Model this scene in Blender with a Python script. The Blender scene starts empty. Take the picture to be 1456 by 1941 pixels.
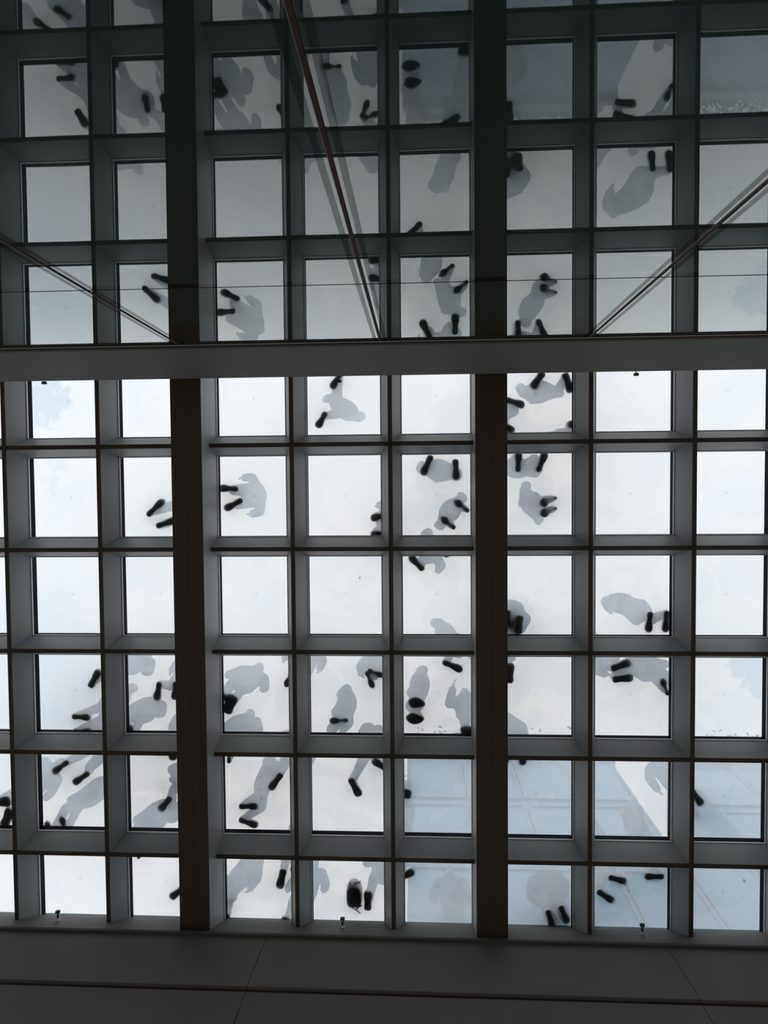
import bpy, bmesh, math, random
from mathutils import Vector, Matrix, noise
random.seed(7)
C = bpy.context.scene.collection

# ------------------------------------------------------------ camera / world
S = 9.5                                   # metres from lens to the underside of the small beams
F_PX = 1320.75
def rotm(x, y, z):
    rx = Matrix(((1,0,0),(0,math.cos(x),-math.sin(x)),(0,math.sin(x),math.cos(x))))
    ry = Matrix(((math.cos(y),0,math.sin(y)),(0,1,0),(-math.sin(y),0,math.cos(y))))
    rz = Matrix(((math.cos(z),-math.sin(z),0),(math.sin(z),math.cos(z),0),(0,0,1)))
    return rx @ ry @ rz
RM = rotm(0.03672, 0.05156, -0.00806)
cam_d = bpy.data.cameras.new('camera'); cam = bpy.data.objects.new('camera', cam_d); C.objects.link(cam)
cam_d.sensor_fit = 'VERTICAL'; cam_d.sensor_height = 36; cam_d.lens = F_PX*36/1941
cam_d.clip_start = .02; cam_d.clip_end = 500
cam.matrix_world = Matrix(((RM[0][0], -RM[1][0], -RM[2][0], 0), (RM[0][1], -RM[1][1], -RM[2][1], 0),
                           (RM[0][2], -RM[1][2], -RM[2][2], 0), (0,0,0,1)))
bpy.context.scene.camera = cam
W = bpy.data.worlds.new('sky'); bpy.context.scene.world = W; W.use_nodes = True
# white cloud cover with small torn openings of blue sky, laid out by direction
def build_sky():
    nt = W.node_tree; N = nt.nodes; L = nt.links; bg = N['Background']
    def math_(op, a, b=None, c=None):
        n = N.new('ShaderNodeMath'); n.operation = op
        for k, q in enumerate((a, b, c)):
            if q is None: continue
            if isinstance(q, (int, float)): n.inputs[k].default_value = q
            else: L.new(q, n.inputs[k])
        return n.outputs[0]
    tc = N.new('ShaderNodeTexCoord'); sp = N.new('ShaderNodeSeparateXYZ'); L.new(tc.outputs['Generated'], sp.inputs[0])
    z = math_('MAXIMUM', sp.outputs[2], .05); x = math_('DIVIDE', sp.outputs[0], z); y = math_('DIVIDE', sp.outputs[1], z)
    cb = N.new('ShaderNodeCombineXYZ'); L.new(x, cb.inputs[0]); L.new(y, cb.inputs[1])
    def ns(sc, det, rough=.6):
        n = N.new('ShaderNodeTexNoise'); n.inputs['Scale'].default_value = sc; n.inputs['Detail'].default_value = det; n.inputs['Roughness'].default_value = rough
        L.new(cb.outputs[0], n.inputs['Vector']); return math_('SUBTRACT', n.outputs[0], .5)
    fine = ns(30, 6, .65); big = ns(7, 3)
    def hole(hx, hy, r):
        dx = math_('SUBTRACT', x, hx); dy = math_('SUBTRACT', y, hy)
        d = math_('SQRT', math_('ADD', math_('MULTIPLY', dx, dx), math_('MULTIPLY', dy, dy)))
        return math_('ADD', math_('SUBTRACT', r, d), math_('MULTIPLY', fine, .13))
    def soft(v, lo, hi):
        m = N.new('ShaderNodeMapRange'); m.interpolation_type = 'SMOOTHSTEP'; m.inputs['From Min'].default_value = lo; m.inputs['From Max'].default_value = hi
        L.new(v, m.inputs['Value']); return m.outputs[0]
    g = math_('MULTIPLY', soft(hole(-.555, -.125, .035), -.002, .006), .55)
    g = math_('MAXIMUM', g, math_('MULTIPLY', soft(hole(-.535, -.02, .022), -.004, .010), .25))
    g = math_('MAXIMUM', g, math_('MULTIPLY', soft(hole(.475, .265, .035), -.004, .006), .45))
    g = math_('MAXIMUM', g, math_('MULTIPLY', soft(hole(-.56, .29, .12), -.10, .10), .40))
    cl = N.new('ShaderNodeMix'); cl.data_type = 'RGBA'; L.new(soft(big, -.2, .2), cl.inputs[0])
    cl.inputs[6].default_value = (.94, .965, 1.0, 1); cl.inputs[7].default_value = (1.0, 1.0, 1.0, 1)
    mx = N.new('ShaderNodeMix'); mx.data_type = 'RGBA'; L.new(g, mx.inputs[0]); L.new(cl.outputs[2], mx.inputs[6]); mx.inputs[7].default_value = (.10, .30, .52, 1)
    up = N.new('ShaderNodeMix'); up.data_type = 'RGBA'; L.new(soft(sp.outputs[2], .02, .10), up.inputs[0]); up.inputs[6].default_value = (.75, .77, .80, 1); L.new(mx.outputs[2], up.inputs[7])
    L.new(up.outputs[2], bg.inputs[0]); bg.inputs[1].default_value = 1.135
build_sky()
vs = bpy.context.scene.view_settings
vs.view_transform = 'Standard'; vs.look = 'None'; vs.exposure = 0.0; vs.gamma = 1; vs.use_curve_mapping = False

def at(u, v, z):
    """the point of the building at height z (metres above the lens) that the photograph shows at (u, v)"""
    d = RM.transposed() @ Vector(((u-728)/F_PX, (v-970.5)/F_PX, 1))
    return Vector((d.x/d.z*z, d.y/d.z*z, z))

# ------------------------------------------------------------ materials
def mat(name, col, rough=.6, metal=0, var=0, scale=8, spec=.5, bump=0, bscale=60):
    m = bpy.data.materials.new(name); m.use_nodes = True; nt = m.node_tree; b = nt.nodes['Principled BSDF']
    b.inputs['Base Color'].default_value = (*col, 1); b.inputs['Roughness'].default_value = rough
    b.inputs['Metallic'].default_value = metal; b.inputs['Specular IOR Level'].default_value = spec
    tc = nt.nodes.new('ShaderNodeTexCoord')
    if var:
        n = nt.nodes.new('ShaderNodeTexNoise'); n.inputs['Scale'].default_value = scale; n.inputs['Detail'].default_value = 5
        r = nt.nodes.new('ShaderNodeMix'); r.data_type = 'RGBA'
        r.inputs[6].default_value = (*[c*(1-var) for c in col], 1); r.inputs[7].default_value = (*[min(1, c*(1+var)) for c in col], 1)
        nt.links.new(tc.outputs['Object'], n.inputs['Vector']); nt.links.new(n.outputs[0], r.inputs[0]); nt.links.new(r.outputs[2], b.inputs['Base Color'])
    if bump:
        n2 = nt.nodes.new('ShaderNodeTexNoise'); n2.inputs['Scale'].default_value = bscale
        bp = nt.nodes.new('ShaderNodeBump'); bp.inputs['Strength'].default_value = bump; bp.inputs['Distance'].default_value = .01
        nt.links.new(tc.outputs['Object'], n2.inputs['Vector']); nt.links.new(n2.outputs[0], bp.inputs['Height']); nt.links.new(bp.outputs[0], b.inputs['Normal'])
    return m
M = {}
M['beam'] = mat('painted_beam', (.36,.37,.37), .5, .1, .06, 1.5, .4)
M['flange'] = mat('bronze_flange', (.125,.088,.062), .6, 0, .12, 2, .3)
M['rim'] = mat('aluminium_rim', (.85,.85,.84), .4, 0, .05, 6)
M['gasket'] = mat('black_gasket', (.010,.012,.018), .7, spec=.05)
M['clad'] = mat('grey_cladding', (.150,.140,.126), .65, 0, .07, 1.2, .3, .05, 200)
M['clad_lit'] = mat('lit_warm_cladding', (.235,.213,.195), .65, 0, .07, 1.2, .3, .05, 200)  # brighter, slightly browner cladding; missing far-wall light put into the colour
M['groove'] = mat('brown_groove', (.10,.058,.032), .7)
M['floor'] = mat('stone_floor', (.55,.53,.49), .6, 0, .12, .8)
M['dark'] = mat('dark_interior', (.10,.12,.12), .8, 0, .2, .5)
M['plaza'] = mat('plaza_paving', (.55,.53,.50), .8, 0, .12, 2)
M['black'] = mat('black_paint', (.015,.015,.016), .4)
M['brass'] = mat('brown_metal', (.16,.10,.06), .4, .6)
M['steel'] = mat('grey_metal', (.45,.45,.45), .35, .6)
M['bark'] = mat('bark', (.12,.085,.06), .9, 0, .3, 12, .2, .5, 30)
M['leaf'] = mat('leaf', (.07,.12,.045), .6, 0, .35, 2, .3)
M['silicone'] = mat('brown_silicone', (.10,.06,.045), .7, 0, .15, 10, .1)
M['bead'] = mat('clear_bead', (.5,.5,.48), .6, spec=.1)
M['screw'] = mat('dark_screw', (.04,.04,.04), .4, .8)

def frosted():
    m = bpy.data.materials.new('frosted_glass_face'); m.use_nodes = True; nt = m.node_tree; N = nt.nodes; L = nt.links
    N.remove(N['Principled BSDF']); out = N['Material Output']
    tc = N.new('ShaderNodeTexCoord'); oi = N.new('ShaderNodeObjectInfo')
    add = N.new('ShaderNodeVectorMath'); add.operation = 'ADD'
    L.new(tc.outputs['Object'], add.inputs[0])
    mu = N.new('ShaderNodeVectorMath'); mu.operation = 'SCALE'; mu.inputs[0].default_value = (31, 17, 5); L.new(oi.outputs['Random'], mu.inputs['Scale']); L.new(mu.outputs[0], add.inputs[1])
    tr = N.new('ShaderNodeBsdfTranslucent'); tp = N.new('ShaderNodeBsdfTransparent'); mix = N.new('ShaderNodeMixShader')
    def noise_(scale, det=4, dist=0):
        n = N.new('ShaderNodeTexNoise'); n.inputs['Scale'].default_value = scale; n.inputs['Detail'].default_value = det; n.inputs['Distortion'].default_value = dist
        L.new(add.outputs[0], n.inputs['Vector']); return n.outputs[0]
    def ramp(src, a, b, ca, cb):
        r = N.new('ShaderNodeValToRGB'); r.color_ramp.elements[0].position = a; r.color_ramp.elements[1].position = b
        r.color_ramp.elements[0].color = (*ca, 1); r.color_ramp.elements[1].color = (*cb, 1); L.new(src, r.inputs[0]); return r.outputs[0]
    def mult(a, b):
        x = N.new('ShaderNodeMix'); x.data_type = 'RGBA'; x.blend_type = 'MULTIPLY'; x.inputs[0].default_value = 1; L.new(a, x.inputs[6]); L.new(b, x.inputs[7]); return x.outputs[2]
    base = ramp(noise_(1.3, 3), .35, .65, (.785,.87,.935), (.845,.90,.95))
    # scattered dirt specks of varied size
    vo = N.new('ShaderNodeTexVoronoi'); vo.inputs['Scale'].default_value = 17; L.new(add.outputs[0], vo.inputs['Vector'])
    spk = ramp(vo.outputs['Distance'], .035, .075, (.12,.14,.16), (1,1,1))
    gate = ramp(noise_(2.2, 2), .52, .54, (1,1,1), (0,0,0))
    sm = N.new('ShaderNodeMix'); sm.data_type = 'RGBA'; L.new(gate, sm.inputs[0]); L.new(spk, sm.inputs[6]); sm.inputs[7].default_value = (1,1,1,1)
    # etched lifting mark, a small ring in the middle of the pane
    ln = N.new('ShaderNodeVectorMath'); ln.operation = 'LENGTH'; sc = N.new('ShaderNodeVectorMath'); sc.operation = 'MULTIPLY'; sc.inputs[1].default_value = (1,1,0)
    L.new(tc.outputs['Object'], sc.inputs[0]); L.new(sc.outputs[0], ln.inputs[0])
    d1 = N.new('ShaderNodeMath'); d1.operation = 'SUBTRACT'; L.new(ln.outputs['Value'], d1.inputs[0]); d1.inputs[1].default_value = .016
    d2 = N.new('ShaderNodeMath'); d2.operation = 'ABSOLUTE'; L.new(d1.outputs[0], d2.inputs[0])
    d3 = N.new('ShaderNodeMath'); d3.operation = 'LESS_THAN'; L.new(d2.outputs[0], d3.inputs[0]); d3.inputs[1].default_value = .003
    rg = N.new('ShaderNodeMix'); rg.data_type = 'RGBA'; L.new(d3.outputs[0], rg.inputs[0]); rg.inputs[6].default_value = (1,1,1,1); rg.inputs[7].default_value = (.5,.55,.6,1)
    # fine woven print
    wv = N.new('ShaderNodeTexWave'); wv.inputs['Scale'].default_value = 14; wv.inputs['Distortion'].default_value = .6; L.new(add.outputs[0], wv.inputs['Vector'])
    wr = ramp(wv.outputs[0], 0, 1, (.985,.985,.985), (1,1,1))
    col = mult(mult(base, sm.outputs[2]), mult(rg.outputs[2], wr))
    L.new(col, tr.inputs[0])
    # dried water stains change how much of the view comes straight through
    st = ramp(noise_(1.6, 8, .8), .49, .515, (.27,.27,.27), (.33,.33,.33))
    tp.inputs[0].default_value = (1.0,.95,.88,1)
    L.new(st, mix.inputs[0]); L.new(tr.outputs[0], mix.inputs[1]); L.new(tp.outputs[0], mix.inputs[2]); L.new(mix.outputs[0], out.inputs[0])
    return m
def clear(name, tint, ior, through):
    m = bpy.data.materials.new(name); m.use_nodes = True; nt = m.node_tree; N = nt.nodes; L = nt.links
    N.remove(N['Principled BSDF']); out = N['Material Output']
    tp = N.new('ShaderNodeBsdfTransparent'); tp.inputs[0].default_value = (*through, 1)
    gl = N.new('ShaderNodeBsdfGlossy'); gl.inputs['Roughness'].default_value = .012; gl.inputs[0].default_value = (*tint, 1)
    fr = N.new('ShaderNodeFresnel'); fr.inputs['IOR'].default_value = ior
    a = N.new('ShaderNodeMath'); a.operation = 'ADD'; a.inputs[1].default_value = 1; L.new(fr.outputs[0], a.inputs[0])
    dv = N.new('ShaderNodeMath'); dv.operation = 'DIVIDE'; m2 = N.new('ShaderNodeMath'); m2.operation = 'MULTIPLY'; m2.inputs[1].default_value = 2
    L.new(fr.outputs[0], m2.inputs[0]); L.new(m2.outputs[0], dv.inputs[0]); L.new(a.outputs[0], dv.inputs[1])   # both faces of the sheet: 2R/(1+R)
    geo = N.new('ShaderNodeNewGeometry'); inv = N.new('ShaderNodeMath'); inv.operation = 'SUBTRACT'; inv.inputs[0].default_value = 1; L.new(geo.outputs['Backfacing'], inv.inputs[1])
    fm = N.new('ShaderNodeMath'); fm.operation = 'MULTIPLY'; L.new(dv.outputs[0], fm.inputs[0]); L.new(inv.outputs[0], fm.inputs[1])
    # faint rolling waviness of the sheet
    tc = N.new('ShaderNodeTexCoord'); n = N.new('ShaderNodeTexNoise'); n.inputs['Scale'].default_value = .8; L.new(tc.outputs['Object'], n.inputs['Vector'])
    bp = N.new('ShaderNodeBump'); bp.inputs['Strength'].default_value = .02; bp.inputs['Distance'].default_value = .02; L.new(n.outputs[0], bp.inputs['Height']); L.new(bp.outputs[0], gl.inputs['Normal'])
    mix = N.new('ShaderNodeMixShader'); L.new(fm.outputs[0], mix.inputs[0]); L.new(tp.outputs[0], mix.inputs[1]); L.new(gl.outputs[0], mix.inputs[2]); L.new(mix.outputs[0], out.inputs[0])
    return m
M['frost'] = frosted()
M['glass_edge'] = mat('green_glass_edge', (.10,.20,.20), .2)
M['wallglass'] = clear('wall_glass', (.97,1,.99), 1.60, (.80,.90,.88))
def frit():
    m = bpy.data.materials.new('grey_frit'); m.use_nodes = True; nt = m.node_tree; b = nt.nodes['Principled BSDF']
    b.inputs['Base Color'].default_value = (.05,.045,.048,1); b.inputs['Specular IOR Level'].default_value = 0; b.inputs['Alpha'].default_value = .18; b.inputs['Roughness'].default_value = .4; return m
M['frit'] = frit()
M['facade'] = mat('pale_blue_panel', (.17,.38,.56), .5, 0, .08, .6, .4)
M['bluepane'] = mat('blue_window', (.10,.30,.48), .2, 0, .05, 1, .6)
M['mullion'] = mat('grey_mullion', (.30,.36,.40), .5)

# ------------------------------------------------------------ mesh helpers
def obj(name, bm, mats, parent=None, smooth=False):
    me = bpy.data.meshes.new(name); bm.normal_update(); bm.to_mesh(me); bm.free()
    for m in (mats if isinstance(mats, (list, tuple)) else [mats]): me.materials.append(m)
    if smooth:
        for p in me.polygons: p.use_smooth = True
    o = bpy.data.objects.new(name, me); C.objects.link(o)
    if parent: o.parent = parent
    return o
def empty(name, loc=(0,0,0), rz=0):
    o = bpy.data.objects.new(name, None); C.objects.link(o); o.location = loc; o.rotation_euler = (0,0,rz); o.empty_display_size = .1
    return o
def tag(o, label, cat, group=None):
    o['label'] = label; o['category'] = cat
    if group: o['group'] = group
    return o
def struct(o): o['kind'] = 'structure'; return o
def box(bm, x0, x1, y0, y1, z0, z1, mi=0):
    v = [bm.verts.new(p) for p in ((x0,y0,z0),(x1,y0,z0),(x1,y1,z0),(x0,y1,z0),(x0,y0,z1),(x1,y0,z1),(x1,y1,z1),(x0,y1,z1))]
    fs = []
    for i in ((3,2,1,0),(4,5,6,7),(0,1,5,4),(1,2,6,5),(2,3,7,6),(3,0,4,7)):
        f = bm.faces.new([v[k] for k in i]); f.material_index = mi; fs.append(f)
    return v, fs
def prism(bm, prof, axis, a, b, mi=0):
    """closed profile [(h, z)] swept from a to b along x (profile in y,z) or y (profile in x,z)"""
    P = (lambda h, z, t: (t, h, z)) if axis == 'x' else (lambda h, z, t: (h, t, z))
    A = [bm.verts.new(P(h, z, a)) for h, z in prof]; B = [bm.verts.new(P(h, z, b)) for h, z in prof]
    n = len(prof); fs = []
    for i in range(n):
        f = bm.faces.new((A[i], A[(i+1)%n], B[(i+1)%n], B[i])); fs.append(f)
    fs.append(bm.faces.new(A[::-1])); fs.append(bm.faces.new(B))
    for f in fs: f.material_index = mi
    bmesh.ops.recalc_face_normals(bm, faces=bm.faces)
    return fs
def tube(bm, p0, p1, r0, r1, n=10, cap=True):
    p0 = Vector(p0); p1 = Vector(p1); d = (p1-p0).normalized(); q = d.to_track_quat('Z', 'Y').to_matrix()
    A = [bm.verts.new(p0 + q @ Vector((math.cos(2*math.pi*i/n)*r0, math.sin(2*math.pi*i/n)*r0, 0))) for i in range(n)]
    B = [bm.verts.new(p1 + q @ Vector((math.cos(2*math.pi*i/n)*r1, math.sin(2*math.pi*i/n)*r1, 0))) for i in range(n)]
    for i in range(n): bm.faces.new((A[i], A[(i+1)%n], B[(i+1)%n], B[i]))
    if cap: bm.faces.new(A[::-1]); bm.faces.new(B)

# ------------------------------------------------------------ the room
ZB, Z1, ZR, ZG, GT = .9657*S, 1.0*S, 1.037*S, 1.052*S, .045      # big beam, small beam, rim, glass heights; glass thickness
ZT = ZG + GT                                                       # walking surface
MIR = -.1334*S                                                     # plane of the glass wall
Y_FAR = .649*S; Y_NEAR = -.17*S
ctr = {-4:-1.184,-3:-1.041,-2:-.898,-1:-.7556,0:-.6128,1:-.4707,2:-.3275,3:-.1848,4:-.0424,5:.0981,6:.2415,7:.3852,8:.5285,9:.672,10:.815,11:.957}
big = {-4,-1,2,5,8,11}
rows = [-.0616,.0896,.2401,.3927,.5465]
HB, HT = .0031*S, .0148*S            # half widths of a small beam, bottom and top
RU, RD = .0152*S, .0132*S            # half widths of the row beams at the rim
BW = .0219*S
XL, XR = ctr[-4]*S, ctr[11]*S
FLOOR = -1.5
tn = [0]
def trim(bm, mats):
    tn[0] += 1; return struct(obj('trim_%d' % tn[0], bm, mats))
def trap(b0, b1, t0, t1, z0, z1):
    return [(b0, z0), (b1, z0), (b1, z0+.012), (t1, z1), (t0, z1), (b0, z0+.012)]
for k, c in ctr.items():
    x = c*S; bm = bmesh.new()
    if k in big:
        fs = prism(bm, [(x-BW, ZB), (x+BW, ZB), (x+BW, ZR), (x-BW, ZR)], 'y', -.168*S, .668*S)
        for f in bm.faces: f.material_index = 1 if f.calc_center_median().z < ZB+.002 else 0
        # shadow-line joint down the middle of the flange
        prism(bm, [(x-.004, ZB-.002), (x+.004, ZB-.002), (x+.004, ZB+.01), (x-.004, ZB+.01)], 'y', -.168*S, .634*S, 2)
        trim(bm, [M['beam'], M['flange'], M['groove']])
    else:
        fs = prism(bm, trap(x-HB, x+HB, x-HT, x+HT, Z1, ZR), 'y', Y_NEAR, .668*S)
        for f in bm.faces: f.material_index = 1 if f.calc_center_median().z < Z1+.011 else 0
        trim(bm, [M['beam'], M['flange']])
ks = sorted(ctr)
bays = [(-4,-1), (-1,2), (2,5), (5,8), (8,11)]
for a, b in bays:
    for r in rows:
        y = r*S; bm = bmesh.new()
        prism(bm, trap(y-HB, y+HB, y-RU, y+RD, Z1+.003, ZR-.003), 'x', ctr[a]*S+BW+.001, ctr[b]*S-BW-.001)
        for f in bm.faces: f.material_index = 1 if f.calc_center_median().z < Z1+.014 else 0
        trim(bm, [M['beam'], M['flange']])

# panes: each coffer is a window with its rim, gasket and frosted sheet
wn = 0
ylines = [(-.196*S, None)] + [(r*S, r) for r in rows] + [(.6745*S, None)]
for i in range(len(ks)-1):
    ka, kb = ks[i], ks[i+1]
    ox0 = ctr[ka]*S + (BW if ka in big else HT); ox1 = ctr[kb]*S - (BW if kb in big else HT)
    for j in range(6):
        ya, yb = ylines[j][0], ylines[j+1][0]
        oy0 = ya + (RD if j > 0 else 0); oy1 = yb - (RU if j < 5 else 0)
        cx, cy = (ox0+ox1)/2, (oy0+oy1)/2
        wn += 1
        w = struct(empty('window_%d' % wn, (cx, cy, ZG)))
        hx, hy = (ox1-ox0)/2, (oy1-oy0)/2
        def ring(bm, h1, h2, i1, i2, z0, z1, mi=0):    # rectangular ring, inner half sizes h, outer i
            for (x0,x1,y0,y1) in ((-i1,-h1,-i2,i2),(h1,i1,-i2,i2),(-h1,h1,-i2,-h2),(-h1,h1,h2,i2)): box(bm, x0,x1,y0,y1,z0,z1,mi)
        bm = bmesh.new(); e = .012
        ring(bm, hx-e, hy-e, hx+.02, hy+.02, ZR-ZG-.004, ZR-ZG+.020)
        rim = obj('rim', bm, M['rim'], w)
        bm = bmesh.new()
        for sx in (-.55, .55):
            for sy in (-1, 1): tube(bm, (hx*sx, sy*(hy-e/2), ZR-ZG-.008), (hx*sx, sy*(hy-e/2), ZR-ZG-.003), .0045, .0045, 8)
        for sy in (-.55, .55):
            for sx in (-1, 1): tube(bm, (sx*(hx-e/2), hy*sy, ZR-ZG-.008), (sx*(hx-e/2), hy*sy, ZR-ZG-.003), .0045, .0045, 8)
        obj('screws', bm, M['screw'], rim)
        bm = bmesh.new(); ring(bm, hx-e+.003, hy-e+.003, hx+.015, hy+.015, ZR-ZG+.018, -.0005)
        obj('gasket', bm, M['gasket'], w)
        gx0 = ctr[ka]*S-cx+.006; gx1 = ctr[kb]*S-cx-.006; gy0 = ya-cy+.006; gy1 = yb-cy-.006
        bm = bmesh.new(); v, fs = box(bm, gx0, gx1, gy0, gy1, 0, GT-.006, 1)
        bmesh.ops.delete(bm, geom=[fs[0]], context='FACES_ONLY')
        for f in bm.faces:
            if f.normal.z > .5 or f.calc_center_median().z > GT-.007: f.material_index = 0
        obj('frosted_pane', bm, [M['frost'], M['glass_edge']], w)

# far wall: splayed head above the lip, leaning cladding, groove, upright cladding
JX = [-1.33*S] + [(-.219+.552*i)*S for i in range(-1, 3)] + [1.2*S]
wf = struct(empty('wall_far', (0, .64*S, 0)))
def lofty(name, prof, xs, m, parent, gap=.003, off=0):
    for a, b in zip(xs[:-1], xs[1:]):
        a = max(a, XL-.3); b = min(b, XR+.3)
        if b-a < .05: continue
        bm = bmesh.new(); prism(bm, [(h-off, z) for h, z in prof], 'x', a+gap, b-gap); obj(name, bm, m, parent)
oy = .64*S
lofty('head_panel', [(.6285*S,.9495*S),(.6655*S,1.037*S),(.6730*S,1.0515*S),(.71*S,1.0515*S),(.71*S,.9495*S)], [XL-.3, XR+.3], M['clad'], wf, 0, oy)
lofty('lip', [(.6265*S,.9445*S),(.6265*S,.9490*S),(.70*S,.9490*S),(.70*S,.9445*S)], [XL-.3, XR+.3], M['clad'], wf, 0, oy)
lofty('cladding_panel', [(.6300*S,.944*S),(.6190*S,.834*S),(.66*S,.834*S),(.66*S,.944*S)], JX, M['clad_lit'], wf, .004, oy)
lofty('groove', [(.6235*S,.8335*S),(.6235*S,.8265*S),(.66*S,.8265*S),(.66*S,.8335*S)], [XL-.3, XR+.3], M['groove'], wf, 0, oy)
lofty('cladding_panel', [(.6205*S,.826*S),(.6205*S,FLOOR),(.66*S,FLOOR),(.66*S,.826*S)], JX, M['clad_lit'], wf, .004, oy)
lofty('backing', [(.662*S,.942*S),(.662*S,FLOOR),(.70*S,FLOOR),(.70*S,.942*S)], [XL-.3, XR+.3], M['groove'], wf, 0, oy)
# near wall: fascia band over the glass, the recess above it
wnr = struct(empty('wall_near', (0, -.13*S, .645*S)))
def sh(p): return [(h+.13*S, z-.645*S) for h, z in p]
lofty('fascia_panel', sh([(-.1302*S,.6465*S),(-.1302*S,.8205*S),(-.15*S,.8205*S),(-.15*S,.6465*S)]), JX, M['clad'], wnr, .0015)
lofty('fascia_soffit', sh([(-.1305*S,.643*S),(-.1305*S,.6463*S),(-.15*S,.6463*S),(-.15*S,.643*S)]), [XL-.3, XR+.3], M['flange'], wnr, 0)
lofty('recess_wall', sh([(-.1525*S,.6465*S),(-.1525*S,.95*S),(-.171*S,1.0*S),(-.19*S,1.0515*S),(-.23*S,1.0515*S),(-.23*S,.6465*S)]), [XL-.3, XR+.3], M['clad'], wnr, 0)
# end walls, floor, rooms behind, slab round the glass
def plain(name, m, *b):
    bm = bmesh.new(); box(bm, *b); return struct(obj(name, bm, m))
plain('wall_left', M['clad'], XL-.7, XL-.31, -.6*S, .75*S, 5.0, ZG)
plain('wall_right', M['clad'], XR+.31, XR+.7, -.6*S, .75*S, 5.0, ZG)
plain('floor', M['floor'], XL-9, XR+9, -.6*S, .75*S, FLOOR-.3, FLOOR)
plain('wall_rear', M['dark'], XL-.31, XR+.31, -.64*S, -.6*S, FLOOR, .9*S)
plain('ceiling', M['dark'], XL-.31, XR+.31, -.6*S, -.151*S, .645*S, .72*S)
for nm, b in (('plaza', (-32, XL, -22, 26)), ('plaza', (XR, 32, -22, 26)), ('plaza', (XL, XR, -22, -.197*S)), ('plaza', (XL, XR, .6755*S, 26))):
    tn[0] += 1; plain('trim_%d' % tn[0], M['plaza'], *b, ZG+.001, ZT)

# glass wall
GJ = [(-.0355-.187*k)*S for k in range(6, 0, -1)] + [(-.0355+.1895*k)*S for k in range(0, 6)]
GJ = [x for x in GJ if XL < x < XR]
xs = [XL-.3] + GJ + [XR+.3]
levels = [(FLOOR, .02*S), (.02*S, .4625*S), (.4625*S, .6425*S)]
for a, b in zip(xs[:-1], xs[1:]):
    for (z0, z1) in levels:
        wn += 1; bm = bmesh.new(); box(bm, a+.007, b-.007, MIR-.024, MIR, z0+.005, z1-.005)
        struct(obj('window_%d' % wn, bm, M['wallglass']))
for x in GJ:
    tn[0] += 1; t = struct(empty('trim_%d' % tn[0], (x, MIR, 0)))
    bm = bmesh.new(); box(bm, -.0095, .0095, -.024, .002, FLOOR, .6425*S); obj('silicone_joint', bm, M['silicone'], t)
    for s in (-1, 1):
        bm = bmesh.new(); box(bm, min(s*.028, s*.058), max(s*.028, s*.058), .0006, .0016, FLOOR, .6425*S); obj('frit_band', bm, M['frit'], t)
        bm = bmesh.new(); box(bm, min(s*.0095, s*.0112), max(s*.0095, s*.0112), .0005, .0022, FLOOR, .6425*S); obj('bead', bm, M['bead'] if s < 0 else M['gasket'], t)
for z in (.4625*S,):
    bm = bmesh.new(); box(bm, XL-.3, XR+.3, MIR-.024, MIR+.001, z-.0048, z+.0048); trim(bm, M['gasket'])
bm = bmesh.new(); box(bm, XL-.3, XR+.3, MIR-.03, MIR+.006, .6395*S, .6405*S, 0); box(bm, XL-.3, XR+.3, MIR+.001, MIR+.010, .6408*S, .6425*S, 1); trim(bm, [M['black'], M['rim']])

# ------------------------------------------------------------ small spotlights on the heads of both walls
def spot(x, y, z, s, label):
    t = empty('spotlight', (x, y, z)); tag(t, label, 'spotlight', 'small spotlights on the wall heads')
    bm = bmesh.new(); box(bm, -.022, .022, -.006*s if s > 0 else -.006, .006, -.03, .03); bmesh.ops.bevel(bm, geom=bm.edges[:], offset=.003, segments=1, affect='EDGES'); obj('base_plate', bm, M['steel'], t)
    for q in (-1, 1):
        bm = bmesh.new(); tube(bm, (q*.018, 0, -.015), (0, -s*.055, .0), .006, .006, 8); obj('bracket_arm', bm, M['steel'], t)
    bm = bmesh.new(); tube(bm, (0, -s*.045, 0), (0, -s*.058, .0), .013, .019, 14); tube(bm, (0, -s*.058, 0), (0, -s*.085, 0), .019, .015, 14); obj('lamp_body', bm, M['brass'], t, True)
    bm = bmesh.new(); tube(bm, (0, -s*.085, 0), (0, -s*.105, 0), .006, .006, 8); obj('neck', bm, M['black'], t)
    bm = bmesh.new(); box(bm, -.030, .030, min(-s*.105, -s*.142), max(-s*.105, -s*.142), -.022, .022); bmesh.ops.bevel(bm, geom=bm.edges[:], offset=.004, segments=2, affect='EDGES'); h = obj('lamp_head', bm, M['black'], t)
    bm = bmesh.new(); box(bm, -.024, .024, min(-s*.110, -s*.137), max(-s*.110, -s*.137), -.025, -.0225); obj('lens', bm, M['glass_edge'], h)
names = ['leftmost', 'middle', 'rightmost']
for i, (u, v) in enumerate([(110,1744.5),(649.5,1758),(1217.5,1770.5)]):
    p = at(u, v, .998*S); spot(p.x, p.y-.0, p.z, 1, 'small brown and black spotlight on the bottom wall sill, %s of three' % names[i])
for i, (u, v) in enumerate([(84,726),(643,723),(1206,710)]):
    p = at(u, v, .985*S); spot(p.x, p.y-.125, p.z, -1, 'black spotlight head peeking past the grey band under the glass wall, %s of three' % names[i])

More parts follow.
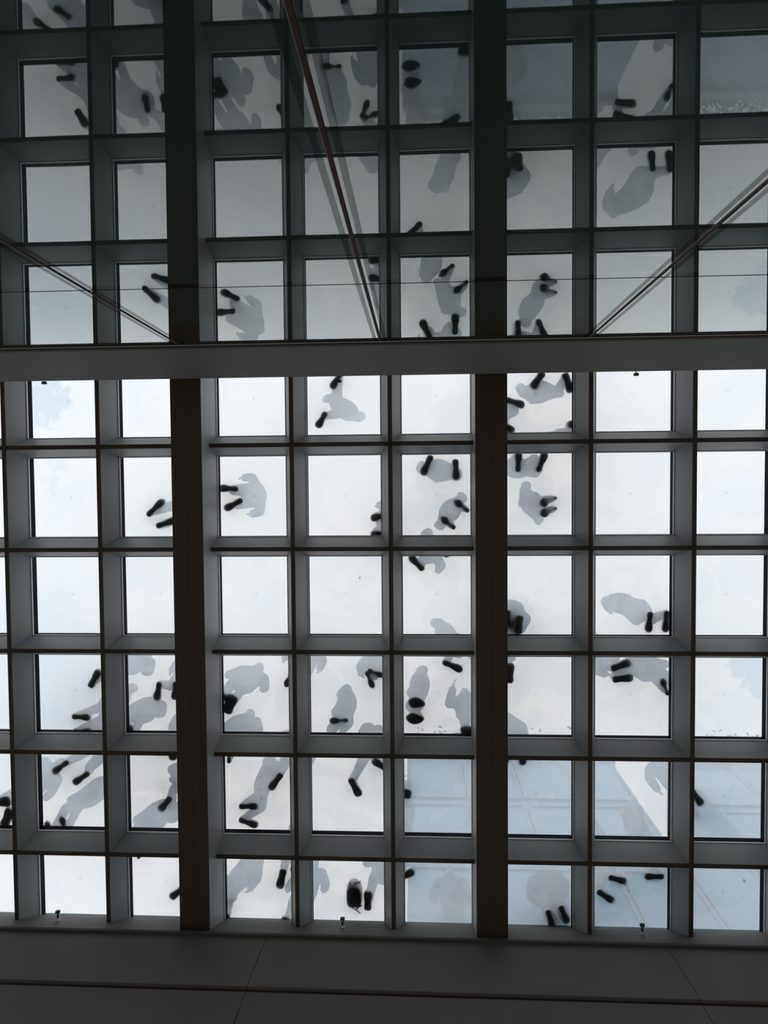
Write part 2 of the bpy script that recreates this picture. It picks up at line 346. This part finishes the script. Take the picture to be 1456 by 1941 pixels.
# ------------------------------------------------------------ shoes
def shoe_mesh(Ln, Wd, style):
    """shoe pointing along +y, heel at y=0, sole on z=0. returns (sole bm, upper bm)"""
    prof = {  # t, left, right (in units of half the width)
     'flat':   [(0,.30,.30),(.03,.55,.55),(.09,.78,.76),(.2,.82,.78),(.34,.74,.68),(.47,.76,.70),(.6,.90,.87),(.73,1,.98),(.84,.95,.98),(.92,.76,.84),(.97,.50,.60),(1,.20,.28)],
     'dress':  [(0,.28,.28),(.03,.50,.50),(.09,.64,.62),(.2,.66,.62),(.34,.52,.44),(.47,.60,.50),(.6,.86,.80),(.73,1,.96),(.84,.86,.88),(.92,.60,.66),(.97,.34,.38),(1,.10,.14)],
     'heel':   [(0,.18,.18),(.03,.34,.34),(.09,.42,.40),(.2,.40,.38),(.34,.38,.32),(.47,.58,.50),(.6,.88,.84),(.73,1,.98),(.84,.84,.88),(.92,.56,.64),(.97,.32,.38),(1,.10,.14)],
     'boot':   [(0,.40,.40),(.03,.68,.68),(.09,.84,.82),(.2,.88,.86),(.34,.82,.78),(.47,.84,.80),(.6,.94,.92),(.73,1,1),(.84,.98,1),(.92,.84,.90),(.97,.60,.68),(1,.26,.34)],
     'clog':  [(0,.10,.12),(.05,.34,.30),(.14,.60,.50),(.26,.80,.66),(.40,.94,.82),(.52,1,.96),(.64,.96,1),(.76,.80,.90),(.86,.60,.68),(.93,.38,.44),(.98,.18,.22),(1,.08,.08)],
     'point':  [(0,.28,.28),(.03,.46,.46),(.09,.56,.56),(.2,.56,.54),(.34,.46,.42),(.47,.62,.56),(.6,.92,.90),(.70,1,1),(.80,.80,.84),(.89,.52,.56),(.96,.26,.28),(1,.06,.06)]}[style]
    hw = Wd/2
    def base(t):
        if style == 'heel': return 0.045*max(0, 1-abs(t-.30)/.24)**.8 + (.05 if t < .32 else 0)*0 if .08 < t < .56 else 0
        if style in ('dress', 'point'): return .008*max(0, 1-abs(t-.36)/.14)
        return .002*max(0, 1-abs(t-.4)/.12)
    def toe(t): return .010*max(0, (t-.86)/.14)**2
    th = .022 if style in ('flat','boot') else .010
    sb = bmesh.new(); rings = []
    for t, l, r in prof:
        b = base(t)+toe(t); top = max(b+th, (.035 if style != 'heel' else .055*max(0, 1-t/.6)+.008)*(1 if t < .3 else .6) if t < .3 else b+th)
        y = t*Ln
        rings.append([sb.verts.new((-l*hw*.93, y, b)), sb.verts.new((r*hw*.93, y, b)), sb.verts.new((r*hw, y, b+.3*th)), sb.verts.new((r*hw*1.0, y, top)), sb.verts.new((-l*hw*1.0, y, top)), sb.verts.new((-l*hw, y, b+.3*th))])
    for a, c in zip(rings[:-1], rings[1:]):
        for i in range(6): sb.faces.new((a[i], a[(i+1)%6], c[(i+1)%6], c[i]))
    sb.faces.new(rings[0][::-1]); sb.faces.new(rings[-1]); bmesh.ops.recalc_face_normals(sb, faces=sb.faces)
    ub = bmesh.new(); rings = []; n = 12; ank = .105 if style != 'boot' else .16
    for t, l, r in prof:
        b = base(t)+toe(t)+th*.5; y = t*Ln
        h = ank if t < .34 else (ank-(ank-.062)*(t-.34)/.36 if t < .70 else .062-.034*((t-.70)/.3)**1.6)
        if style == 'heel': h = h*(.9 if t > .5 else 1.0)
        if t < .03: h = ank*.95
        ring = []
        for i in range(n):
            a = math.pi*i/(n-1); cxx = math.cos(a); szz = math.sin(a)
            wv = (r if cxx > 0 else l)*hw*.96
            k = 1 if t > .5 else .82
            ring.append(ub.verts.new((cxx*wv*(1-(1-k)*szz), y*(.98)+.01*Ln*(1-t), b+(h-b)*szz**.75)))
        rings.append(ring)
    for a, c in zip(rings[:-1], rings[1:]):
        for i in range(n-1): ub.faces.new((a[i], a[i+1], c[i+1], c[i]))
        ub.faces.new((a[-1], a[0], c[0], c[-1]))
    ub.faces.new(rings[0][::-1]); ub.faces.new(rings[-1]); bmesh.ops.recalc_face_normals(ub, faces=ub.faces)
    return sb, ub
SOLE = [mat('dark_rubber_sole', (.03,.045,.045), .8, 0, .3, 30), mat('brown_sole', (.07,.05,.04), .8, 0, .3, 30)]
UPP = [mat('black_leather', (.02,.02,.022), .4), mat('navy_canvas', (.03,.04,.07), .8), mat('brown_leather', (.10,.055,.03), .5)]
TOP = [mat('navy_jacket', (.05,.06,.09), .9, 0, .2, 20), mat('charcoal_coat', (.06,.06,.065), .9, 0, .2, 20), mat('slate_shirt', (.12,.15,.19), .9, 0, .2, 20), mat('black_jumper', (.03,.03,.035), .95, 0, .2, 20)]
LEG = [mat('dark_jeans', (.04,.05,.08), .9, 0, .2, 25), mat('black_trousers', (.025,.025,.03), .9), mat('grey_trousers', (.10,.10,.11), .9)]
SKIN = mat('skin', (.45,.30,.22), .55, 0, .08, 10); HAIR = [mat('dark_hair', (.03,.022,.018), .7), mat('brown_hair', (.10,.06,.035), .7)]

# ------------------------------------------------------------ people
def capsule(bm, p0, r0, p1, r1, n=10):
    p0 = Vector(p0); p1 = Vector(p1)
    for p, r in ((p0, r0), (p1, r1)): bmesh.ops.create_icosphere(bm, subdivisions=2, radius=r, matrix=Matrix.Translation(p))
    tube(bm, p0, p1, r0, r1, n)
def ellipsoid(bm, c, rad, fx, up=Vector((0,0,1))):
    s = Vector((-fx.y, fx.x, 0)); mm = Matrix((( s.x, fx.x, 0, c[0]), (s.y, fx.y, 0, c[1]), (0, 0, 1, c[2]), (0,0,0,1)))
    bmesh.ops.create_icosphere(bm, subdivisions=3, radius=1, matrix=mm @ Matrix.Diagonal((rad[0], rad[1], rad[2], 1)))
def ik(a, h, l1, l2, fwd):
    d = h-a; L = min(d.length, (l1+l2)*.999); u = d.normalized(); x = (l1*l1-l2*l2+L*L)/(2*L); hh = math.sqrt(max(0, l1*l1-x*x))
    f = (fwd - u*fwd.dot(u)); f = f.normalized() if f.length > .01 else Vector((1,0,0))
    return a+u*x+f*hh
def person(label, feet, height=1.72, lean=(0,0), style='flat', wd=.10, arms='hang', hip=None, bend=.0, mi=0, lift=(0,0), hair='short'):
    """feet: two (toe_u, toe_v, heel_u, heel_v) as seen on the walking surface"""
    k = height/1.72; fs = []; wd *= 1.17
    for f in feet:
        t = at(f[0], f[1], ZT+.001); h = at(f[2], f[3], ZT+.001); fs.append((h, t))
    mid = sum(((h*.6+t*.4) for h, t in fs), Vector())/2
    dirs = [(t-h).normalized() for h, t in fs]
    face = (dirs[0]+dirs[1]); face = face.normalized() if face.length > .4 else dirs[0]
    face.z = 0; side = Vector((-face.y, face.x, 0))      # side = the person's left
    root = empty('person', (mid.x, mid.y, ZT)); tag(root, label, 'person', 'people on the glass floor overhead')
    O = Vector((mid.x, mid.y, ZT))
    # which foot is left
    order = [0, 1] if (fs[0][0]-fs[1][0]).dot(side) > 0 else [1, 0]
    HH = (hip if hip else .90)*k; lv = Vector((lean[0], lean[1], 0))
    back = -face*(.12 if hip else 0)
    pel = Vector((0,0,HH)) + lv*.5 + back
    B = bmesh.new(); prims = []
    def cap(tagn, p0, r0, p1, r1): capsule(B, p0, r0, p1, r1); prims.append((tagn, Vector(p0), r0, Vector(p1), r1))
    ank = {}
    for sgn, idx in ((1, order[0]), (-1, order[1])):
        h, t = fs[idx]; fd = (t-h); Ln = fd.length; fdn = fd.normalized(); lf = lift[idx]
        a = (h-O) + fdn*Ln*.22 + Vector((0,0,.085*k+lf)); a.z = .085*k+lf
        hj = pel + side*.09*k*sgn; kn = ik(a, hj, .42*k, .44*k, (fdn+face).normalized())
        cap('leg', a, .040*k, kn, .064*k); cap('leg', kn, .066*k, hj, .098*k)
        cap('skin', a, .038*k, a+fdn*Ln*.42-Vector((0,0,.045*k)), .026*k)
    ch = pel + Vector((0,0,.36*k)) + lv*.35 + face*bend*.5
    nk = pel + Vector((0,0,.53*k)) + lv*.5 + face*bend*.85
    hd = nk + Vector((0,0,.16*k)) + face*(.03+bend*.25)
    for c, r, tg in ((pel, (.165*k,.12*k,.14*k), 'leg'), ((pel*.55+ch*.45), (.165*k,.12*k,.18*k), 'top'), (ch, (.19*k,.13*k,.18*k), 'top')):
        ellipsoid(B, c, r, face); prims.append((tg, Vector(c)-side*.06, .11*k, Vector(c)+side*.06, .11*k))
    cap('top', ch+side*.15*k+Vector((0,0,.10*k)), .06*k, ch-side*.15*k+Vector((0,0,.10*k)), .06*k)
    cap('skin', nk-Vector((0,0,.04*k)), .055*k, hd-Vector((0,0,.05*k)), .052*k)
    ellipsoid(B, hd+Vector((0,0,.03*k)), (.076*k,.095*k,.115*k), face); prims.append(('skin', hd, .09*k, hd+Vector((0,0,.05)), .09*k))
    cap('skin', hd+face*.045*k-Vector((0,0,.06*k)), .042*k, hd+face*.06*k-Vector((0,0,.055*k)), .036*k)   # jaw
    cap('skin', hd+face*.09*k+Vector((0,0,.03*k)), .012*k, hd+face*.108*k-Vector((0,0,.002*k)), .016*k)   # nose
    hands = []
    for sgn in (1, -1):
        cap('skin', hd+side*sgn*.076*k+Vector((0,0,.015)), .014*k, hd+side*sgn*.080*k-Vector((0,0,.02)), .011*k)   # ear
        shd = ch+side*.185*k*sgn+Vector((0,0,.11*k))
        if arms == 'hang' or (arms == 'one' and sgn < 0):
            el = shd+Vector((0,0,-.27*k))+side*.10*sgn-face*.03; wr = el+Vector((0,0,-.235*k))+face*.06+side*.01*sgn; hdir = (wr-el).normalized()
        else:
            el = shd+Vector((0,0,-.24*k))+side*.09*sgn+face*.06; wr = el+face*.20*k-side*.07*sgn+Vector((0,0,.08*k)); hdir = (wr-el).normalized()
        cap('top', shd, .055*k, el, .044*k); cap('top', el, .043*k, wr, .032*k)
        pl = wr+hdir*.075*k; cap('skin', wr, .027*k, pl, .032*k); hands.append((wr, pl, hdir, sgn))
    tmp = bpy.data.meshes.new('t'); B.to_mesh(tmp); B.free(); to = bpy.data.objects.new('t', tmp); C.objects.link(to)
    rm = to.modifiers.new('r', 'REMESH'); rm.mode = 'VOXEL'; rm.voxel_size = .024; rm.adaptivity = 0
    sm = to.modifiers.new('s', 'SMOOTH'); sm.iterations = 3; sm.factor = .5
    dg = bpy.context.evaluated_depsgraph_get(); me = bpy.data.meshes.new_from_object(to.evaluated_get(dg))
    bpy.data.objects.remove(to)
    bm = bmesh.new(); bm.from_mesh(me); bm.normal_update()
    tags = []
    for f in bm.faces:
        c = f.calc_center_median(); best = 9; bt = 'skin'
        for tg, p0, r0, p1, r1 in prims:
            d = p1-p0; L2 = d.length_squared; u = 0 if L2 < 1e-9 else max(0, min(1, (c-p0).dot(d)/L2)); q = (c-(p0+d*u)).length-(r0+(r1-r0)*u)
            if q < best: best = q; bt = tg
        tags.append(bt)
    for tg, nm, m, off in (('leg', 'trousers', LEG[mi % 3], .018), ('top', 'jacket', TOP[mi % 4], .038)):
        g = bmesh.new(); vm = {}
        for f, tt in zip(bm.faces, tags):
            if tt != tg: continue
            vv = []
            for v in f.verts:
                if v.index not in vm: vm[v.index] = g.verts.new(v.co + v.normal*off)
                vv.append(vm[v.index])
            g.faces.new(vv)
        obj(nm, g, m, root, True)
    for wr, pl, hdir, sgn in hands:                # five curled fingers and a thumb on the side of the palm
        ax = side*sgn; acr = hdir.cross(ax).normalized()
        for i, ln in enumerate((.060, .070, .075, .068)):
            o0 = pl+hdir*.012*k+acr*((i-1.5)*.017*k); c1 = o0+hdir*ln*.5*k; c2 = c1+(hdir*.8-ax*.5).normalized()*ln*.35*k; c3 = c2+(hdir*.4-ax*.8).normalized()*ln*.25*k
            tube(bm, o0, c1, .0085*k, .008*k, 6); tube(bm, c1, c2, .008*k, .0075*k, 6); tube(bm, c2, c3, .0075*k, .006*k, 6)
        b0 = wr+hdir*.03*k+acr*.022*k; b1 = b0+(hdir*.6+acr*.8).normalized()*.035*k; tube(bm, b0, b1, .011*k, .0095*k, 6); tube(bm, b1, b1+(hdir*.95+acr*.2).normalized()*.03*k, .0095*k, .007*k, 6)
    body = obj('body', bm, SKIN, root, True); bpy.data.meshes.remove(me); bpy.data.meshes.remove(tmp)
    for sgn in (1, -1):                             # eyes
        e = bmesh.new(); bmesh.ops.create_icosphere(e, subdivisions=1, radius=.011*k, matrix=Matrix.Translation(hd+face*.092*k+side*sgn*.031*k+Vector((0,0,.035*k)))); obj('eye', e, M['black'], root, True)
    hb = bmesh.new(); bmesh.ops.create_icosphere(hb, subdivisions=3, radius=1)
    for v in hb.verts:
        c = v.co.copy(); rr = 1+.05*noise.noise(c*5)
        c = Vector((c.x*.088*k*rr, c.y*.105*k*rr, c.z*.122*k*rr))
        if c.y > .045 and c.z < .055: c.y = .045; c.z = max(c.z, .02)
        if hair == 'short': c.z = max(c.z, -.045)
        elif c.z < -.02 and c.y < .03: c.z = c.z*2.4; c.y -= .01
        v.co = hd+side*c.x+face*(c.y-.012)+Vector((0,0,c.z+.045*k))
    obj('hair', hb, HAIR[mi % 2], root, True)
    for idx, (h, t) in enumerate(fs):
        Ln = (t-h).length; s_, u_ = shoe_mesh(Ln, wd, style); ang = math.atan2(t.y-h.y, t.x-h.x)-math.pi/2
        if idx == order[1]:
            for b_ in (s_, u_):
                for v in b_.verts: v.co.x *= -1
                bmesh.ops.reverse_faces(b_, faces=b_.faces)
        up = obj('shoe', u_, UPP[mi % 3], root, True); up.location = (h.x-O.x, h.y-O.y, .001+lift[idx]); up.rotation_euler = (0,0,ang)
        so = obj('sole', s_, SOLE[mi % 2], up)
    return root

# one line per person: label, the two feet, look
P = person
P('person left of the left brown beam, toes tilted up and right, second pane row', [(311,947,279,978),(334,985,296,998)], 1.75, (.10,-.02), mi=0)
P('person right of the left brown beam, both toes pointing left, second pane row', [(414,925,452,927),(425,966,460,947)], 1.70, (.06,0), 'flat', mi=1)
P('person in the top pane beside the small middle spotlight, narrow sole trailing below', [(628,737,647,706),(601,811,618,781)], 1.70, (.12,.03), mi=2)
P("person with both toes pointing down, upper left of the second row's right brown beam", [(800,901,818,863),(865,911,863,870)], 1.78, (0,.02), 'flat', .105, bend=.08, mi=0)
P("person at a second row pane's lower right corner, shoes cut by the central small beam", [(702,983,739,974),(702,1014,739,1010)], 1.65, (.0,.02), mi=1)
P('person in sharply pointed shoes, lower half of the pane left of the right brown beam', [(860,947,889,970),(834,979,863,1002)], 1.66, (-.04,-.03), 'point', .10, mi=2)
P('person half behind the right brown beam, top pane row, one dark toe poking right', [(995,769,957,757),(975,819,941,797)], 1.74, (-.02,0), mi=3)
P('person with legs wide apart in the top pane right of the right brown beam', [(1008,737,1030,705),(1084,744,1070,707)], 1.75, (-.02,.02), 'boot', .11, mi=0)
P("person astride the small beam at the top row's foot, only two toe tips showing", [(1076,802,1110,812),(1122,823,1088,838)], 1.70, (.0,0), mi=1)
P("person with upright parallel soles right of the right brown beam, second row's top", [(983,856,982,895),(1035,856,1019,895)], 1.72, (-.02,.03), mi=2)
P('woman in high heels, two small heel dots beside her soles, second pane row', [(1022,956,1056,943),(1023,976,1056,963)], 1.64, (-.12,-.02), 'heel', .115, hair='long', mi=3)
P('person whose single sole meets the leftmost small beam, top of the fourth row', [(189,1269,170,1303),(214,1276,203,1312)], 1.7, (.05,-.03), 'boot', .105, mi=0)
P('person with toes right at the bottom of the leftmost full fourth row pane', [(172,1360,136,1358),(174,1387,137,1387)], 1.72, (.08,-.06), mi=1)
P('person with two downward toes beside the left brown beam, fourth pane row', [(296,1328,303,1292),(331,1327,333,1291)], 1.74, (.08,-.05), mi=2)
P("person at a fourth row pane's bottom left corner, mere toe tip showing", [(246,1373,247,1410),(222,1374,220,1411)], 1.72, (-.14,-.04), mi=3)
P("person with one broad dark boot against the left brown beam's right side, fourth row", [(443,1316,428,1352),(420,1310,408,1345)], 1.78, (.12,-.06), 'boot', .165, mi=0)
P('person with one shoe slanting down right, top of the third row, mid pane', [(776,1053,803,1081),(846,1057,846,1020)], 1.74, (.04,.03), mi=1)
P("person left of the right brown beam, one shoe slanting across the fourth row's top", [(877,1271,839,1254),(867,1201,868,1238)], 1.72, (-.08,-.04), mi=2)
P("person right of the left brown beam, single narrow sole at the pane's right edge", [(541,1303,555,1270),(571,1308,577,1272)], 1.68, (-.05,-.05), 'dress', .09, mi=3)
P('person with heels together and feet splayed, upper right of a central fourth row pane', [(728,1282,697,1269),(708,1305,694,1272)], 1.70, (-.04,-.03), 'dress', .085, mi=0)
P("person whose single sideways sole lies alone at a central fourth row pane's bottom", [(624,1366,660,1365),(604,1412,640,1410)], 1.70, (.05,-.05), 'dress', .095, mi=1)
P('person in wide pointed shoes one above the other, fourth row, centre right', [(773,1329,806,1335),(769,1361,804,1363)], 1.72, (.04,-.03), 'clog', .150, mi=2)
P("person with one boot toe at a fourth row pane's bottom, against the right brown beam", [(884,1375,885,1412),(910,1378,914,1414)], 1.80, (-.02,-.10), 'boot', .15, arms='both', mi=3)
P('person crouching in a dark clump against the right brown beam, third pane row', [(981,1203,986,1166),(962,1192,962,1156)], 1.66, (0,-.0), 'boot', .12, arms='both', hip=.30, bend=.25, mi=3)
P('person with straight downward toes, lower right of a bright third row pane', [(1229,1199,1233,1159),(1262,1199,1264,1157)], 1.76, (-.18,-.02), mi=0)
P('person whose single upright boot hugs the right brown beam, fourth pane row', [(967,1256,966,1295),(938,1258,936,1296)], 1.74, (-.05,-.03), 'boot', .115, mi=1)
P('person with two long parallel soles pointing right, top of the fourth row, right side', [(1196,1254,1158,1268),(1201,1284,1161,1288)], 1.78, (-.10,-.03), 'boot', .105, mi=2)
P('person with one narrow slanting sole against the right small beam, fourth row', [(1254,1285,1267,1318),(1285,1292,1297,1326)], 1.72, (-.10,-.03), 'dress', .09, mi=3)
P('person striding with two slanting soles, leftmost full pane of the fifth row', [(99,1465,130,1443),(138,1486,169,1464)], 1.76, (.08,-.06), mi=0)
P("person with one upward toe at the leftmost fifth row pane's bottom edge", [(116,1546,125,1583),(88,1556,94,1592)], 1.78, (.10,-.10), 'dress', .095, mi=1)
P("person cut off by the photo's left edge, two dark boots, fifth pane row", [(21,1518,-16,1522),(22,1533,6,1567)], 1.72, (.0,-.05), 'boot', .15, mi=2)
P('person left of the left brown beam, one slanting sole under a blurred raised foot', [(302,1537,324,1511),(318,1478,343,1502)], 1.72, (.04,-.05), 'boot', .10, lift=(0,.10), mi=3)
P('person whose toe just enters from above, left of the left brown beam, fifth row', [(328,1442,327,1405),(302,1433,304,1396)], 1.7, (.08,-.03), 'boot', .115, mi=0)
P("person whose narrow heel shows at a fifth row pane's top left corner", [(435,1407,434,1447),(408,1406,406,1444)], 1.66, (.03,-.05), 'dress', .09, mi=1)
P('person with two soles stacked and pointing right, fifth row, right of the left brown beam', [(490,1528,453,1529),(489,1566,453,1553)], 1.72, (.06,-.07), mi=2)
P('person with one slanting sole above a stacked pair of shoes, fifth pane row', [(511,1497,534,1466),(566,1492,575,1455)], 1.76, (-.10,-.06), 'boot', .10, mi=3)
P('person striding in the centre of the fifth row, rear foot at the upper right corner', [(682,1510,664,1475),(706,1440,737,1460)], 1.74, (.05,-.10), 'boot', .105, mi=0)
P("person whose heel tip touches a bottom row pane's top, left of the left brown beam", [(262,1592,263,1628),(234,1591,236,1628)], 1.70, (.03,-.05), 'dress', .085, mi=1)
P('person whose toe sticks out left of the left brown beam, bottom pane row', [(322,1703,350,1682),(345,1725,372,1704)], 1.72, (.03,-.06), 'boot', .10, mi=2)
P('person with a blurred raised heel right of the left brown beam, bottom pane row', [(410,1712,447,1706),(400,1742,436,1736)], 1.74, (.16,-.14), 'dress', .09, lift=(.03,0), mi=3)
P("person with one long upright sole at the bottom row's top, second small beam", [(529,1685,538,1647),(554,1641,574,1672)], 1.72, (-.03,-.08), 'boot', .11, mi=0)
P('person with one round toe on the bottom sill, right of the left brown beam', [(541,1737,540,1775),(574,1739,576,1776)], 1.68, (.05,-.10), 'boot', .12, mi=1)
P('person standing beside the black backpack, one long upright sole, bottom row', [(698,1688,697,1726),(748,1712,747,1750)], 1.76, (-.02,.02), 'boot', .11, arms='both', mi=2)
P('person whose rounded toe pokes right from the central small beam, bottom row', [(786,1650,752,1668),(766,1618,738,1598)], 1.70, (.06,-.12), 'boot', .105, mi=3)
P('person at the bottom sill left of the right brown beam, shoe tips barely showing', [(852,1752,851,1789),(873,1757,874,1792)], 1.7, (.0,-.03), 'dress', .09, mi=0)
P('person whose toe dips into the fifth row pane right of the right brown beam', [(989,1451,998,1415),(956,1448,964,1412)], 1.72, (-.03,-.04), mi=1)
P('person by the rightmost small beam, fifth row, dark toe above a blurred raised shoe', [(1332,1526,1309,1496),(1330,1556,1308,1527)], 1.72, (-.04,-.05), 'boot', .105, lift=(0,.12), mi=2)
P('person crouching with two soles at the bottom sill, right of the right brown beam', [(1048,1759,1038,1724),(1077,1750,1062,1716)], 1.72, (-.02,-.02), 'boot', .095, arms='both', hip=.42, bend=.2, mi=3)
P('person striding right in the bottom pane above the rightmost small spotlight, left of another sole', [(1188,1671,1153,1662),(1164,1709,1132,1688)], 1.76, (-.04,-.08), 'boot', .095, mi=0)
P('person with a lone horizontal sole at top right, above the rightmost small spotlight', [(1221,1661,1259,1661),(1254,1636,1290,1636)], 1.74, (-.06,-.06), 'boot', .095, mi=1)

# ------------------------------------------------------------ bags
def bag(name, label, cat, u, v, w, d, h, rz, straps):
    p = at(u, v, ZT+.002); t = empty(name, (p.x, p.y, ZT+.002), rz); tag(t, label, cat)
    bm = bmesh.new(); bmesh.ops.create_icosphere(bm, subdivisions=4, radius=1)
    for q in bm.verts:
        c = q.co; e = .55; sg = lambda a: math.copysign(abs(a)**e, a)
        q.co = Vector((sg(c.x)*w/2, sg(c.y)*d/2, max(0, sg(c.z)*h*.6+h*.40)))*(1+.05*noise.noise(c*2.3))
        q.co.z = max(q.co.z, 0)
    b = obj('bag_body', bm, UPP[0] if straps else TOP[1], t, True)
    if straps:
        bm = bmesh.new(); bmesh.ops.create_icosphere(bm, subdivisions=3, radius=1, matrix=Matrix.Translation((0, -d*.5, h*.33)) @ Matrix.Diagonal((w*.36, d*.22, h*.24, 1))); obj('front_pocket', bm, UPP[0], t, True)
        for pts in (((-.02,-.18,.01),(.02,-.235,.008),(.06,-.23,.006),(.10,-.245,.005)), ((-.03,.17,.02),(.03,.20,.02),(.09,.24,.008)), ((.02,.20,.02),(.07,.15,.01),(.12,.12,.008)), ((-.10,-.17,.03),(-.05,-.19,.01),(-.06,-.24,.006))):
            bm = bmesh.new()
            for a, c in zip(pts[:-1], pts[1:]): tube(bm, a, c, .010, .010, 6)
            obj('strap', bm, M['black'], t)
        # image-down is +y here, so the straps above fall on either side of the bag
    else:
        for s in (-1, 1):
            bm = bmesh.new(); pr = None
            for i in range(9):
                a = math.pi*i/8; c = (math.cos(a)*w*.28, s*d*.25, h*.9+math.sin(a)*.22)
                if pr: tube(bm, pr, c, .008, .008, 6)
                pr = c
            obj('handle', bm, M['black'], t)
    return t
bag('backpack', 'black backpack with loose straps lying on the glass beside an upright sole', 'backpack', 671, 1701, .23, .34, .20, 0, True)
bag('tote_bag', 'soft grey square bag resting on the glass by the central small beam, fifth row', 'bag', 768, 1504, .20, .16, .34, .15, False)

# ------------------------------------------------------------ dry leaves dropped on the glass
def leaf_on(u, v, s, label):
    p = at(u, v, ZT+.003); bm = bmesh.new(); n = 9; L = []; R = []
    for i in range(n):
        t = i/(n-1); wv = math.sin(math.pi*t)**.8*.38*(1+.15*math.sin(9*t)); z = .01*math.sin(4*t)+.004
        L.append(bm.verts.new((-wv*s, (t-.5)*s, z))); R.append(bm.verts.new((wv*s, (t-.5)*s, z+.004)))
    for i in range(n-1): bm.faces.new((L[i], L[i+1], R[i+1], R[i]))
    r = bmesh.ops.extrude_face_region(bm, geom=bm.faces[:]); bmesh.ops.translate(bm, vec=(0,0,.002), verts=[g for g in r['geom'] if isinstance(g, bmesh.types.BMVert)])
    tube(bm, (0, -.5*s, .004), (.02*s, -.75*s, .006), .002, .0012, 5)
    o = obj('fallen_leaf', bm, M['bark']); o.location = p; o.rotation_euler = (0,0,u*1.3); tag(o, label, 'leaf')
leaf_on(1411, 1669, .045, 'tiny dry leaf alone on the bottom row pane at the right edge')
leaf_on(682, 1095, .03, 'tiny dry leaf on the empty third row pane in the centre')
leaf_on(496, 1513, .03, 'tiny dry leaf on the fifth row pane among three shoes')

# ------------------------------------------------------------ buildings added behind the far wall to tint the lower right panes blue
def building(label, x0, x1, y0, y1, h, nx, nz):
    t = empty('building', ((x0+x1)/2, y0, ZT)); tag(t, label, 'building', 'pale blue buildings added beside the glass floor')
    w = (x1-x0)/2; d = y1-y0
    bm = bmesh.new(); box(bm, -w, w, .06, d, .001, h); obj('walls', bm, M['facade'], t)
    bm = bmesh.new(); box(bm, -w-.12, w+.12, -.10, d+.1, h, h+.18); box(bm, -w+.2, w-.2, .3, d-.2, h+.18, h+.30); obj('roof', bm, M['mullion'], t)
    cw = 2*w/nx; ch = h/nz
    for i in range(nx):
        for j in range(nz):
            a = -w+i*cw+.06; b = -w+(i+1)*cw-.06; c = j*ch+.25; e = (j+1)*ch-.12
            bm = bmesh.new(); box(bm, a, b, .035, .062, c, e); f = obj('window', bm, M['bluepane'], t)
            bm = bmesh.new()
            for (q0, q1, r0, r1) in ((a-.03,a+.02,c-.03,e+.03),(b-.02,b+.03,c-.03,e+.03),(a,b,c-.03,c+.02),(a,b,e-.02,e+.03)): box(bm, q0, q1, .0, .062, r0, r1)
            obj('window_frame', bm, M['mullion'], f)
    return t
building('broad pale blue building added to tint the panes right of the right brown beam', -.25, 4.75, 6.9, 12, 7.55, 4, 3)
building('pale blue building added to tint the panes at the lower right edge', 6.25, 14, 6.9, 12, 7.3, 6, 3)
building('low added blue building between the two taller ones, under the bright strip of sky', 4.88, 6.12, 7.1, 11, 3.6, 1, 1)
def hedge(label, x0, x1, y, z):  # added leaf fringe that makes the edge of the blue area jagged
    t = empty('added_hedge', ((x0+x1)/2, y, z)); tag(t, label, 'hedge', 'added hedges on the roofs'); rd = random.Random(int(x0*10)+40); w = (x1-x0)/2
    bm = bmesh.new(); box(bm, -w, w, -.18, .18, .0, .22); obj('planter', bm, M['mullion'], t)
    bm = bmesh.new(); n = max(3, int(2*w/.35))
    for i in range(n):
        x = -w+2*w*(i+.5)/n; tube(bm, (x, 0, .15), (x+rd.uniform(-.1,.1), rd.uniform(-.1,.1), .55), .02, .01, 6)
    obj('stems', bm, M['bark'], t)
    bm = bmesh.new()
    for k in range(int(2*w*420)):
        x = rd.uniform(-w, w); hh = .45+.45*noise.noise(Vector((x*1.3+x0, 3, 0)))+.2*noise.noise(Vector((x*5, 7, 0)))
        q = Vector((x, rd.gauss(-.05, .16+.12*abs(noise.noise(Vector((x*2, 9, 1))))*2), .2+rd.random()*max(.12, hh)))
        s = rd.uniform(.04,.085); a = rd.uniform(0, 6.28); ux = Vector((math.cos(a), math.sin(a), rd.uniform(-.5,.5))).normalized(); uy = Vector((-math.sin(a), math.cos(a), rd.uniform(-.5,.5))).normalized()
        v = [bm.verts.new(q+ux*s*X+uy*s*Y+Vector((0,0,Z*s))) for X, Y, Z in ((-1,0,0),(-.2,.42,.12),(1,0,0),(-.2,-.42,.12))]
        bm.faces.new((v[0], v[2], v[1])); bm.faces.new((v[0], v[3], v[2]))
    obj('foliage', bm, M['leaf'], t)
hedge('added hedge along the roof edge of the broad pale blue building', -.1, 4.6, 7.0, ZT+7.55+.18)
hedge('added hedge along the roof edge of the building at the lower right', 6.4, 13.8, 7.0, ZT+7.3+.18)
